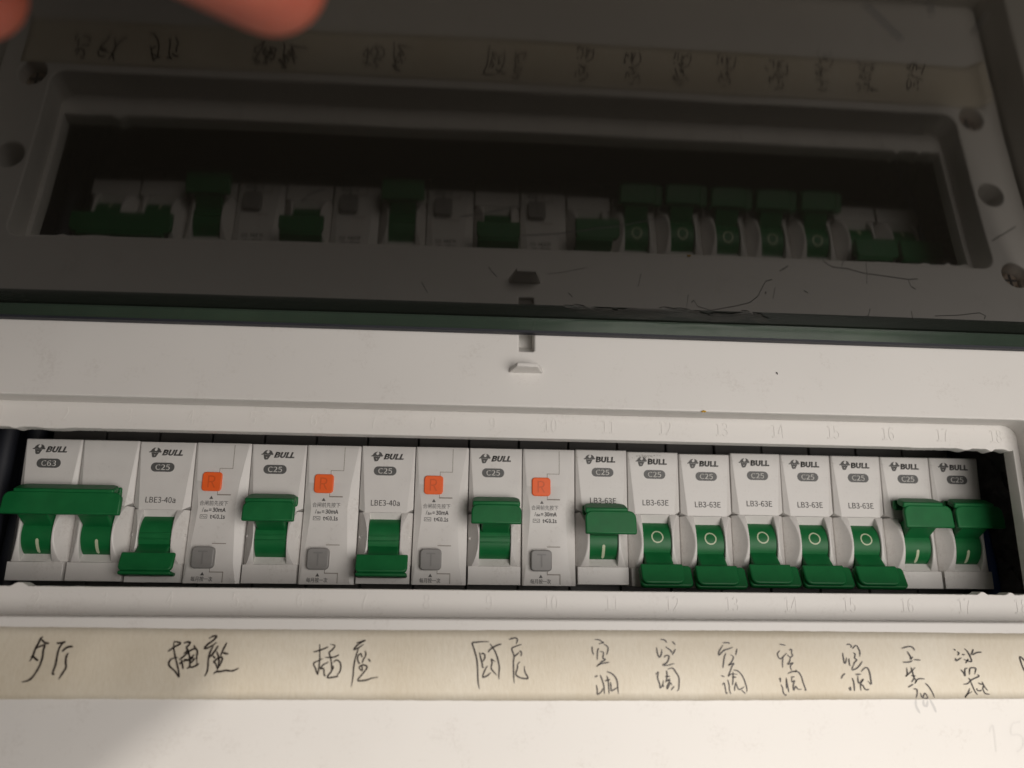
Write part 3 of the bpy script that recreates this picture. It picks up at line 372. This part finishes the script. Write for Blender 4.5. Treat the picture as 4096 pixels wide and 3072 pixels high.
# ================================================================== breakers
D = 26.478; BX = 2.67; ZB = .89; DR = -7.8
def arcR(R, cy, x0, x1, a0, a1, n, mb):
    poly = [(cy - R * math.cos(math.radians(a0 + (a1 - a0) * k / n)), DR + R * math.sin(math.radians(a0 + (a1 - a0) * k / n))) for k in range(n + 1)]
    poly += [(cy + 1.0, DR + R * math.sin(math.radians(a1))), (cy + 1.0, DR + R * math.sin(math.radians(a0)))]
    mb.prism(poly, x0, x1)
def mcb_front(mb, cx, wx=4.75, zl=1.2, HB=8.85, fi=6.8):
    X = lambda v: cx + v
    # label panel: flat trapezoid with side facets that widen downwards
    F = [(-HB + .25, 0, 22.3), (HB - .25, 0, 22.3), (fi, 0, zl), (-fi, 0, zl)]
    vs = F + [(-HB, .5, 22.5), (HB, .5, 22.5), (HB, 1.15, zl + 1.2), (-HB, 1.15, zl + 1.2)] + [(-HB, 16, 22.5), (HB, 16, 22.5), (HB, 16, zl), (-HB, 16, zl)] + [(fi, 4.6, zl), (-fi, 4.6, zl), (HB, 4.6, zl), (-HB, 4.6, zl)]
    mb.add([(X(x), y, z) for x, y, z in vs], [(0, 1, 2, 3), (0, 3, 7, 4), (1, 5, 6, 2), (0, 4, 5, 1), (4, 8, 9, 5), (5, 9, 10, 14, 6), (4, 7, 15, 11, 8), (3, 2, 12, 13), (2, 6, 14, 12), (3, 13, 15, 7), (8, 11, 10, 9), (12, 14, 10, 11, 15, 13)])
    # bottom plate
    zb = -16.5
    F = [(-HB + .3, 0, zb), (HB - .3, 0, zb), (HB - .3, 0, -22.3), (-HB + .3, 0, -22.3)]
    mb.hull([(X(x), y, z) for x, y, z in F], [(X(x), 16, z) for x, z in ((-HB, zb), (HB, zb), (HB, -22.5), (-HB, -22.5))])
    # sloped sills above and below the toggle
    mb.prism([(.12, zl - .05), (2.1, zl - 3.5), (6.5, zl - 3.2), (6.5, zl - .05)], X(-wx - .3), X(wx + .3))
    mb.prism([(.12, zb + .05), (6.5, zb + .05), (6.5, zb + 2.5), (1.9, zb + 2.7)], X(-wx - .3), X(wx + .3))
    # backing behind the window
    mb.box(X(-HB), X(HB), 10, 15.5, zb + .1, zl - .1)
    # cheeks: bulged in profile, cut by an oblique side facet
    N = 14
    for sg in (-1, 1):
        rows = []
        for k in range(N + 1):
            tt = k / N; z = zl + .02 + (zb - zl - .04) * tt; yb = .25 - 2.9 * math.sin(math.pi * tt) ** .8
            yo = 2.0; kk = 1.35; xi = HB - (yo - yb) / kk
            rows.append([(X(sg * wx), 10.5, z), (X(sg * (wx + .0)), yb + .15, z), (X(sg * (wx + .25)), yb, z), (X(sg * xi), yb, z), (X(sg * (HB - .15)), yo, z), (X(sg * HB), yo + .3, z), (X(sg * HB), 10.5, z)])
        m_ = len(rows[0]); vs = [p for r in rows for p in r]
        fs = [(i * m_ + j, i * m_ + (j + 1) % m_, (i + 1) * m_ + (j + 1) % m_, (i + 1) * m_ + j) for i in range(N) for j in range(m_)]
        fs += [tuple(range(m_)), tuple(range(len(vs) - 1, len(vs) - 1 - m_, -1))]
        mb.add(vs, fs)
def shoulders(mb, x0, x1):
    mb.box(x0 + .12, x1 - .12, 15.8, 62, -41, 41)
def logo(parent, x, z, y=-.05, italic=True, sc=1.0):
    cap = [(905, 880), (960, 850), (990, 800), (1040, 755), (1105, 738), (1085, 760), (1065, 790), (1070, 830), (1100, 850), (1140, 848), (1168, 820), (1172, 785), (1160, 740), (1210, 755), (1255, 800), (1265, 845), (1300, 860), (1275, 892), (1180, 882), (1000, 882), (920, 892)]
    face = [(985, 900), (1208, 900), (1180, 950), (1130, 1040), (1080, 1052), (1030, 1050), (1010, 1010)]
    nose = [(1048, 962), (1130, 962), (1085, 1008)]
    cv = lambda P: [((a - 1102) / 100.3 * sc, -(b - 893) / 100.3 * sc) for a, b in P]
    key = 'logo%.2f' % sc
    if key not in _tc:
        me = curve2d([cv(cap), cv(face), cv(nose)[::-1]], .03, 0, grow=.06); _tc[key] = me
    me = _tc[key]; me.materials.clear(); me.materials.append(M['print'])
    o = bpy.data.objects.new('bull_emblem', me); C.objects.link(o); o.parent = parent; o.location = Vector((x, y, z)) * MM
    text('brand_lettering', 'BULL', (x + 2.0 + 3.55, y - .0, z), 6.7 if sc > .9 else 6.5, M['print'], parent, height=2.0, offset=.022, shear=.28 if italic else .08, th=.02)
def badge(parent, x, z, s):
    me = _tc.get('badge')
    if not me: me = curve2d([rrect(-3.75, 3.75, -1.5, 1.5, 1.49, 8)], .04, 0); _tc['badge'] = me
    me.materials.clear(); me.materials.append(M['badge'])
    o = bpy.data.objects.new('rating_badge', me); C.objects.link(o); o.parent = parent; o.location = Vector((x, -.05, z)) * MM
    text('rating_lettering', s, (0, -.03, 0), 4.6, M['badge_text'], o, height=1.85, th=.02, offset=.004)
def curvemark(parent, kind, cx, cz, R, cy, mat):
    mb = MB()
    yof = lambda z: cy - math.sqrt(max(R * R - (z - DR) ** 2, .01)) - .05
    if kind == 'O':
        n = 36; a = [(cx + 2.05 * math.cos(2 * math.pi * k / n), cz + 2.0 * math.sin(2 * math.pi * k / n)) for k in range(n)]; b = [(cx + 1.62 * math.cos(2 * math.pi * k / n), cz + 1.58 * math.sin(2 * math.pi * k / n)) for k in range(n)]
        vs = [(x, yof(z), z) for x, z in a + b]; mb.add(vs, [(k, (k + 1) % n, (k + 1) % n + n, k + n) for k in range(n)])
    else:
        n = 12; P = []
        for k in range(n + 1): tt = k / n; z = cz + 2.2 - 4.4 * tt; h = .48 * math.sqrt(max(0, 1 - max(0, (abs(tt - .5) * 4.4 - 1.72) / .48) ** 2)) if abs(tt - .5) * 4.4 > 1.72 else .48; P.append((z, max(h, .12)))
        vs = [(cx - h, yof(z), z) for z, h in P] + [(cx + h, yof(z), z) for z, h in P]; mb.add(vs, [(k, k + 1, k + 2 + n, k + 1 + n) for k in range(n)])
    mb.build('on_off_mark', mat, parent)

def toggle(parent, state, style, cx=0, span=None, dz=0.0):
    """green toggle: drum in the window and a lever with a wide grip"""
    R, cy = 7.3, 5.4; wx = 4.62 if style != 'rcbo' else 5.0
    centres = [cx] if not span else span
    tg = None
    for c in centres:
        mb = MB(); arcR(R, cy, c - wx, c + wx, -76, 62, 26, mb)
        o = mb.build('toggle_drum', M['green'], parent, smooth=True)
        if tg is None: tg = o
        if style == 'rcbo':
            mb = MB()
            for zz in (-7.2, -8.9): mb.box(c - wx + .05, c + wx - .05, cy - R - .28, cy - R + .6, zz - .22, zz + .22)
            mb.build('drum_rib', M['green'], o, bevel=.15)
        if style in ('mcb', 'main'):
            if state == 'on': curvemark(o, 'I', c + (.0 if style == 'mcb' else .3), -11.6, R, cy, M['mark'])
            else: curvemark(o, 'O', c + .1, -6.3, R, cy, M['mark'])
    gw, bw = (16.8, 14.0) if style != 'rcbo' else (16.2, 15.4)
    if style == 'main': gw, bw = 35.6, 30.2
    gx = sum(centres) / len(centres)
    mb = MB()
    if state == 'on':
        z0, z1 = {'mcb': (-5.6, 1.9), 'rcbo': (-3.4, 2.9), 'main': (-2.5, 4.6)}[style]
        z0 += dz; z1 += dz
        for c in centres:   # neck
            mb.hull([(c - 4.5, 0.6, DR + 1.0), (c + 4.5, 0.6, DR + 1.0), (c + 4.5, 3.0, DR + 6.6), (c - 4.5, 3.0, DR + 6.6)], [(c - 4.6, -7.2, z0 + .5), (c + 4.6, -7.2, z0 + .5), (c + 4.6, -6.4, z0 + 4.2), (c - 4.6, -6.4, z0 + 4.2)])
        u = Vector((0, .10, 1)); nrm = Vector((0, -1, .10))
        mb.plate((gx, -6.9, z0), u, nrm, gw, z1 - z0, 1.8, r=2.3, cx=1.3 if style == 'mcb' else 0)
        mb.plate((gx, -7.4, z1 - .9), Vector((0, 1, .42)), Vector((0, -.42, 1)), bw, 5.6, 1.9, r=2.4)
        mb.plate((gx, -2.6, z1 + 2.2), Vector((0, .12, -1)), Vector((0, 1, .1)), bw, 3.4, 1.4, r=1.0)
        mb.box(gx - bw / 2 + 2.2, gx + bw / 2 - 2.2, -6.9, -3, z0 + 3.6, z1 + .2)
    else:
        if style == 'rcbo':
            z0, z1 = -13.6, -19.2
            mb.hull([(cx - 4.9, .8, -8.6), (cx + 4.9, .8, -8.6), (cx + 4.9, 2.6, -13.8), (cx - 4.9, 2.6, -13.8)], [(cx - 4.9, -4.6, z0 + .1), (cx + 4.9, -4.6, z0 + .1), (cx + 4.9, -3.4, z0 - 3.6), (cx - 4.9, -3.4, z0 - 3.6)])
            mb.plate((gx, -4.2, z0), Vector((0, -.38, -1)), Vector((0, -1, .38)), 16.3, 5.9, 1.5, r=1.5)
            mb.plate((gx, -7.3, z1 + .45), Vector((0, 1, -.12)), Vector((0, -.12, -1)), 16.0, 5.0, 1.2, r=.8)
            mb.box(gx - 6.2, gx + 6.2, -5.5, -2.2, z1 + .2, z0 - 1.2)
        else:
            z0 = -15.7
            mb.hull([(cx - 4.5, .8, -9.4), (cx + 4.5, .8, -9.4), (cx + 4.5, 3.0, -14.6), (cx - 4.5, 3.0, -14.6)], [(cx - 4.6, -4.9, z0 + .2), (cx + 4.6, -4.9, z0 + .2), (cx + 4.6, -3.5, z0 - 3.4), (cx - 4.6, -3.5, z0 - 3.4)])
            mb.plate((gx, -4.5, z0), Vector((0, -.46, -1)), Vector((0, -1, .46)), 14.0, 6.7, 1.7, r=2.2)
            mb.plate((gx, -2.6, z0 - .6), Vector((0, -.46, -1)), Vector((0, -1, .46)), 17.2, 7.2, 2.0, r=1.3, corners='all', cx=1.5)
            mb.hull([(gx - 5.9, -4.4, z0 - .8), (gx + 5.9, -4.4, z0 - .8), (gx + 5.9, -6.9, -22.0), (gx - 5.9, -6.9, -22.0)], [(gx - 5.9, -2.6, z0 - 1.2), (gx + 5.9, -2.6, z0 - 1.2), (gx + 5.9, -5.4, -22.6), (gx - 5.9, -5.4, -22.6)])
    mb.build('toggle_lever', M['green'], parent, bevel=.5, seg=3)

def single(state, name='circuit_breaker', dz=0.0):
    r = empty(name); mb = MB(); mcb_front(mb, 0); mb.build('housing', M['breaker'], r, bevel=.22)
    mb = MB(); shoulders(mb, -8.85, 8.85); mb.build('terminal_block', M['shoulder'], r, bevel=.3)
    logo(r, -4.1, 19.1, italic=False); badge(r, .35, 14.75, 'C25')
    text('model_lettering', 'LB3-63E', (.35, -.05, 5.15), 8.9, M['print'], r, height=1.95, th=.02, offset=.003)
    toggle(r, state, 'mcb', dz=dz); return r
def main_switch():
    r = empty('main_switch'); mb = MB()
    for c in (-9, 9): mcb_front(mb, c, fi=6.9)
    mb.build('housing', M['breaker'], r, bevel=.22)
    mb = MB(); shoulders(mb, -17.85, -.15); shoulders(mb, .15, 17.85); mb.build('terminal_block', M['shoulder'], r, bevel=.3)
    logo(r, -13.4, 19.0); badge(r, -9.7, 14.5, 'C63'); toggle(r, 'on', 'main', span=[-9, 9]); return r
def rcbo(state):
    r = empty('leakage_breaker'); mb = MB(); mcb_front(mb, -9, wx=5.15, zl=.4, fi=6.8)
    for sg in (-1, 1):
        pass
    mb.build('housing', M['breaker'], r, bevel=.22)
    mb = MB(); shoulders(mb, -17.85, -.15); shoulders(mb, .15, 17.85); mb.build('terminal_block', M['shoulder'], r, bevel=.3)
    # right-hand leakage module: flat face, chamfered both sides, chamfers narrowing to the ends
    mb = MB(); x0, x1 = .15, 17.85
    zs = [22.5, 21.5, 10, 1.8, -2, -16, -22.5]; cl = [.3, .5, 1.3, 2.6, 2.4, 1.2, .3]; cr = [.3, .8, 2.6, 3.4, 3.2, 2.4, 1.2]
    yl = [0.3, .2, .8, 1.2, 1.1, .5, .3]
    rows = [[(x0, 15, z), (x0, y + .2, z), (x0 + a, 0 if 0 < i < 6 else .15, z), (x1 - b_, 0 if 0 < i < 6 else .15, z), (x1, y + .5, z), (x1, 15, z)] for i, (z, a, b_, y) in enumerate(zip(zs, cl, cr, yl))]
    m_ = 6; vs = [p for q in rows for p in q]; fs = [(i * m_ + j, i * m_ + (j + 1) % m_, (i + 1) * m_ + (j + 1) % m_, (i + 1) * m_ + j) for i in range(len(zs) - 1) for j in range(m_)]
    mb.add(vs, fs + [tuple(range(m_)), tuple(range(len(vs) - 1, len(vs) - 1 - m_, -1))])
    lm_ = mb.build('leakage_module', M['breaker'], r, bevel=.15); lm_.data.set_sharp_from_angle(angle=math.radians(7))
    logo(r, -12.8, 18.9); badge(r, -9.9, 14.1, 'C25')
    text('model_lettering', 'LBE3-40a', (-9.3, -.05, 3.5), 9.4, M['print'], r, height=1.9, th=.02, offset=.003)
    toggle(r, state, 'rcbo', cx=-9)
    for sx in (-1, 1):
        s_ = MB(); s_.tube([(-9 + sx * 7.9, 1.0, -7.6), (-9 + sx * 7.9, 1.9, -7.6)], [.5, .62], 14); s_.build('hinge_pin', M['breaker'], r, smooth=True)
    s_ = MB(); s_.plate((6.35, -.55, 6.6), (0, 0, 1), (0, 1, 0), 6.3, 6.2, 3, r=1.1, corners='all', cx=6.35 - 6.35); bt = s_.build('reset_button', M['orange'], r, bevel=.3, seg=3)
    # plate() ignores x of its origin for width centring, so it is centred on origin x
    text('button_lettering', 'R', (6.35, -.55, 9.7), 2.5, M['orange_deep'], bt, height=3.9, th=.06)
    s_ = MB(); s_.plate((6.3, -1.9, -17.9), (0, 0, 1), (0, 1, 0), 6.9, 6.8, 4, r=1.3, corners='all'); bt = s_.build('test_button', M['grey'], r, bevel=.35, seg=3)
    text('button_lettering', 'T', (6.3, -1.9, -14.5), 2.9, M['grey_deep'], bt, height=4.2, th=.06)
    # print
    for (x, z) in ((6.6, 4.55), (6.25, -19.5)):
        s_ = MB(); s_.prism([(-.06, 0), (-.03, 0), (-.03, .1), (-.06, .1)], 0, .1)
        s_ = MB(); s_.hull([(x - .62, -.05, z - .5), (x + .62, -.05, z - .5), (x, -.05, z + .55)], [(x - .62, -.02, z - .5), (x + .62, -.02, z - .5), (x, -.02, z + .55)]); s_.build('arrow_print', M['print'], r)
    text('instruction_lettering', '合闸前先按下', (7.6, -.05, 2.75), 9.0, M['print_small'], r, height=1.6, th=0)
    text('instruction_lettering', 'I', (4.35, -.05, .6), .5, M['print_small'], r, height=1.35, shear=.3, th=.02)
    text('instruction_lettering', 'Δn', (5.35, -.05, .35), 1.25, M['print_small'], r, height=.8, th=.02, offset=.01)
    text('instruction_lettering', '= 30mA', (8.9, -.05, .6), 5.3, M['print_small'], r, height=1.4, th=.02, offset=.010)
    text('instruction_lettering', 't≤0.1s', (9.2, -.05, -1.55), 4.7, M['print_small'], r, height=1.5, th=.02, offset=.010)
    s_ = MB(); bx0, bx1, bz0, bz1 = 3.6, 5.9, -2.2, -.95
    for q in ((bx0, bx1, bz0, bz0 + .15), (bx0, bx1, bz1 - .15, bz1), (bx0, bx0 + .15, bz0, bz1), (bx1 - .15, bx1, bz0, bz1)): s_.box(q[0], q[1], -.05, -.02, q[2], q[3])
    ribbon(s_, [(4.0, -1.7), (4.4, -1.4), (4.8, -1.6), (5.2, -1.75), (5.5, -1.45)], .18, -.05, taper=False, jitter=0); s_.build('wave_symbol', M['print'], r)
    text('instruction_lettering', '每月按一次', (6.2, -.05, -21.1), 6.7, M['print_small'], r, height=1.5, th=0)
    # seams of the moulded cover
    s_ = MB(); q = .09
    def seg(x0_, z0_, x1_, z1_): s_.box(min(x0_, x1_) - q, max(x0_, x1_) + q, -.035, .02, min(z0_, z1_) - q, max(z0_, z1_) + q)
    seg(12.5, 21.8, 12.5, 14.1); seg(12.5, 14.1, 8.4, 14.1); seg(8.4, 14.1, 8.4, 12.8); seg(8.4, 6.5, 8.4, 5.6); seg(8.4, 5.6, 12.6, 5.4)
    seg(12.6, -10, 8.4, -10.1); seg(8.4, -17.9, 8.4, -18.9); seg(8.4, -18.9, 12.6, -19.0); seg(12.6, -19.0, 12.6, -22)
    s_.build('cover_seam', M['seam'], r)
    return r

def children(o): return [c for c in bpy.data.objects if c.parent is o]
def copy_tree(o, parent=None):
    c = o.copy(); C.objects.link(c)
    if parent: c.parent = parent
    for ch in children(o): copy_tree(ch, c)
    return c
def place(o, i0, n, dz, label, group, tilt=0.0):
    o.location = Vector(((i0 + n / 2 - 9) * 18 + BX, D + random.uniform(-.15, .15), ZB + dz)) * MM
    o.rotation_euler = (0, math.radians(tilt), 0); tag(o, label, 'circuit breaker', group)
    return o
place(main_switch(), 0, 2, -.1, 'double-width C63 main switch with one long green bar pushed up across both poles', None)
on = rcbo('on'); off = rcbo('off')
GR = 'wide breakers with orange and grey buttons'; GS = 'narrow single breakers on the right'
# remove the model line hidden behind a raised lever is not needed: the lever covers it
place(off, 2, 2, -.25, 'wide LBE3-40a breaker, green lever down, beside the long-bar C63 main switch', GR)
place(on, 4, 2, -.25, 'wide breaker, green lever up, between two LBE3-40a breakers with levers down', GR)
place(copy_tree(off), 6, 2, -.05, 'wide LBE3-40a breaker with green lever down between two breakers whose levers are up', GR)
place(copy_tree(on), 8, 2, 0, 'wide breaker, green lever up, touching the first narrow breaker at its right', GR)
bpy.context.view_layer.update()
s_on = single('on', dz=-.8); s_off = single('off')
place(s_on, 10, 1, .30, 'narrow breaker, green lever up, touching the last wide breaker, lettering partly covered', GS)
labs = ['narrow breaker, lever down, brown dirt smudged above its bull emblem',
        'narrow breaker, lever down, sitting lowest, second of the five switched off',
        'narrow breaker, lever down, sitting slightly higher, middle of the five switched off',
        'narrow breaker, lever down, fourth of the five switched off',
        'narrow breaker, lever down, directly left of two raised levers at the right end']
for k, (lb, dz) in enumerate(zip(labs, (-.05, -.40, .20, .12, .10))):
    o = s_off if k == 0 else copy_tree(s_off)
    place(o, 11 + k, 1, dz, lb, GS, tilt=random.uniform(-.15, .15))
s_hi = single('on', dz=3.0)
place(s_hi, 16, 1, .05, 'narrow breaker, lever up, right beside the last lowered lever', GS)
place(copy_tree(s_hi), 17, 1, .12, 'narrow breaker, lever up, at the right end of the row beside dark mortar', GS)
# dirt smudge on the first switched-off breaker
sm_ = MB()
for k in range(60):
    x = 47.7 + random.gauss(-3.0, 2.6); z = 22.2 - abs(random.gauss(0, .8)); rr = random.uniform(.03, .11)
    sm_.add([(x + rr * math.cos(a) * 1.6, D - .28, z + rr * math.sin(a)) for a in (0, 1.05, 2.1, 3.14, 4.2, 5.2)], [tuple(range(6))])
tag(sm_.build('dirt_specks', M['seam']), 'brown dirt specks along the top edge of the first switched-off narrow breaker', 'dirt', kind='stuff')

# ================================================================== things beside the breakers
mb = MB(); nxm, nzm = 26, 60; vs = []
for i in range(nxm + 1):
    for j in range(nzm + 1):
        x = 168.5 + 15 * i / nxm; z = -58 + 116 * j / nzm
        xx = x + 1.2 * math.sin(z * .35) + random.uniform(-.7, .7)
        y = 24 + 2.2 * math.sin(z * .21 + i * .3) + 1.2 * math.sin(i * .9 + z * .5) + random.uniform(-.9, .9) + (1 - i / nxm) ** 4 * 22
        vs.append((xx - 1.5, y, z))
mb.add(vs, [(i * (nzm + 1) + j, i * (nzm + 1) + j + 1, (i + 1) * (nzm + 1) + j + 1, (i + 1) * (nzm + 1) + j) for i in range(nxm) for j in range(nzm)])
tag(mb.build('mortar_fill', M['mortar'], smooth=True), 'rough dark mortar squeezed into the right end of the opening', 'mortar')
mb = MB(); mb.tube([(170, 56, 42), (169.2, 40, 14), (167.6, 33, 0), (167.3, 31, -14), (168.5, 32, -28), (170, 42, -60)], 2.0, 14)
tag(mb.build('blue_cable', M['cable'], smooth=True), 'blue insulated cable running down between the last breaker and the mortar', 'cable')
mb = MB()
for k, (x, y) in enumerate(((-166, 44), (-172, 38), (-163, 56))):
    mb.tube([(x, y, -60), (x + 1.5 * k, y - 3, -20), (x - 1, y + 2, 10), (x + 2, y - 2, 40), (x, y, 62)], 3.2, 12)
tag(mb.build('black_cables', M['black'], smooth=True), 'black insulated cables bundled at the left end of the opening', 'cable')
mb = MB(); mb.box(-188.4, -173.5, 23.5, 95.9, -84.5, 81)
tag(mb.build('foam_strip', M['black']), 'black foam strip against the left inside wall of the box', 'strip')
mb = MB(); mb.box(-182, 183, 64.5, 66, -17.5, 17.5); mb.box(-182, 183, 60, 64.4, 14, 17.4); mb.box(-182, 183, 60, 64.4, -17.4, -14)
tag(mb.build('mounting_rail', M['metal']), 'steel mounting rail behind the row of breakers', 'rail')

# ================================================================== label tape
tp = MB(); nx_, nz_ = 180, 8; vs = []
for i in range(nx_ + 1):
    x = -171 + 344 * i / nx_
    top = -33.15 + .18 * math.sin(x * .03) + random.uniform(-.05, .05); bot = -51.1 - .25 * math.sin(x * .021 + 1) + random.uniform(-.06, .06)
    for j in range(nz_ + 1):
        tt = j / nz_; z = top + (bot - top) * tt
        y = YP - .10 - .05 * math.sin(x * .09 + tt * 3) - .35 * max(0, tt - .55) ** 1.5
        if x > 167: y -= ((x - 167) / 6) ** 2 * 3.5; 
        vs.append((x, y, z))
tp.add(vs, [(i * (nz_ + 1) + j, i * (nz_ + 1) + j + 1, (i + 1) * (nz_ + 1) + j + 1, (i + 1) * (nz_ + 1) + j) for i in range(nx_) for j in range(nz_)])
tape = tp.build('label_tape', M['tape'], smooth=True); so = tape.modifiers.new('t', 'SOLIDIFY'); so.thickness = .00008; so.offset = 1
tag(tape, 'long yellowed paper tape with handwritten room labels stuck below the breaker opening', 'tape')
for name, wd, strokes in WORDS:
    mb = MB()
    for st in strokes:
        ribbon(mb, st, wd, YP - .36)
    mb.build('handwriting', M['ink'], tape)
# faint smear below the tape and the faint number at the lower right
M['smear'] = plastic('pencil_smear', (.56, .55, .535), .5, .05, 0)
for name, wd, strokes in FAINT[0]:
    mb = MB()
    for st in strokes: ribbon(mb, st, wd, YP - .03)
    mb.build('ink_smear', M['smear'], tape)
for name, wd, strokes in FAINT[1]:
    mb = MB()
    for st in strokes: ribbon(mb, st, wd, YP - .05, taper=False, jitter=.02)
    mb.build('faint_number', M['emboss'], box)
# crumbs
mb = MB()
for k in range(3):
    c = Vector((54.0 + .35 * k, -9.25, 30.05 + .12 * (k % 2))); 
    mb.tube([c + Vector((-.35, 0, 0)), c, c + Vector((.35, -.1, .1))], [.12, .32, .1], 7)
tag(mb.build('yellow_crumb', M['crumb'], smooth=True), 'tiny yellow crumb resting on the upper edge of the recess', 'crumb')
mb = MB(); mb.tube([(77.9, -9.15, 43.1), (78.1, -9.3, 42.8), (78.25, -9.15, 42.4)], [.08, .2, .08], 7)
tag(mb.build('black_speck', M['speck'], smooth=True), 'tiny black speck on the white panel under the lid', 'speck')

# ================================================================== hand holding the lid up
def capsule_body(name, chains, mat, voxel=1.1):
    mb = MB()
    def ball(p, r, n=10, m=16):
        vs = [(p[0], p[1], p[2] - r)]
        for i in range(1, n):
            a = math.pi * i / n
            for k in range(m): t_ = 2 * math.pi * k / m; vs.append((p[0] + r * math.sin(a) * math.cos(t_), p[1] + r * math.sin(a) * math.sin(t_), p[2] - r * math.cos(a)))
        vs.append((p[0], p[1], p[2] + r)); L_ = len(vs) - 1
        fs = [(0, 1 + (k + 1) % m, 1 + k) for k in range(m)] + [(1 + (i - 1) * m + k, 1 + (i - 1) * m + (k + 1) % m, 1 + i * m + (k + 1) % m, 1 + i * m + k) for i in range(1, n - 1) for k in range(m)] + [(L_, 1 + (n - 2) * m + k, 1 + (n - 2) * m + (k + 1) % m) for k in range(m)]
        mb.add(vs, fs)
    for ch in chains:
        for p, r in ch: ball(p, r)
        for (p, r), (q, r2) in zip(ch, ch[1:]): mb.tube([p, q], [r, r2], 16)
    o = mb.build(name, mat)
    md = o.modifiers.new('R', 'REMESH'); md.mode = 'VOXEL'; md.voxel_size = voxel * MM
    md = o.modifiers.new('S', 'SMOOTH'); md.factor = .6; md.iterations = 8
    me = eval_mesh(o); return link(name, me, mat, None, smooth=True)
person = tag(empty('person', (-105, -205, 40)), "photographer's bare hand holding up the smoked lid, two fingertips pressed under it", 'person')
wr = ((-172, -214, 84), 25); pl = ((-124, -200, 74), 25); kn = ((-114, -182, 56), 15); kn2 = ((-134, -188, 54), 15); web = ((-88, -188, 74), 17)
chains = [[wr, pl, kn], [pl, kn2], [wr, kn2], [pl, web, kn],
          [web, ((-90, -184, 55), 13.5), ((-72, -165, 55), 10.5), ((-58, -151, 60), 9.2), ((-47.5, -139.5, 61.5), 8.5)],
          [kn, ((-104, -168, 52), 9.5), ((-98, -148, 56), 8.8), ((-91, -133, 61.8), 7.9)],
          [kn, ((-122, -166, 50), 9.4), ((-118, -146, 54), 8.6), ((-112, -131, 61.6), 7.8)],
          [kn2, ((-140, -170, 48), 9.2), ((-137, -150, 53), 8.3), ((-131, -136, 61.6), 7.5)],
          [web, ((-74, -178, 90), 13), ((-66, -164, 91), 10.8), ((-60, -150, 86.5), 9.4)],
          [wr, ((-240, -255, 78), 31), ((-320, -320, 45), 37)]]
hand = capsule_body('hand', chains, M['skin'])
hand.parent = person; hand.matrix_parent_inverse = Matrix.Translation(-person.location)
sl = MB(); sl.tube([(-232, -248, 79), (-270, -278, 66), (-330, -328, 40), (-400, -400, 0)], [38, 42, 48, 56], 24); so_ = sl.build('sleeve', M['sleeve'], None, smooth=True)
so_.parent = person; so_.matrix_parent_inverse = Matrix.Translation(-person.location)
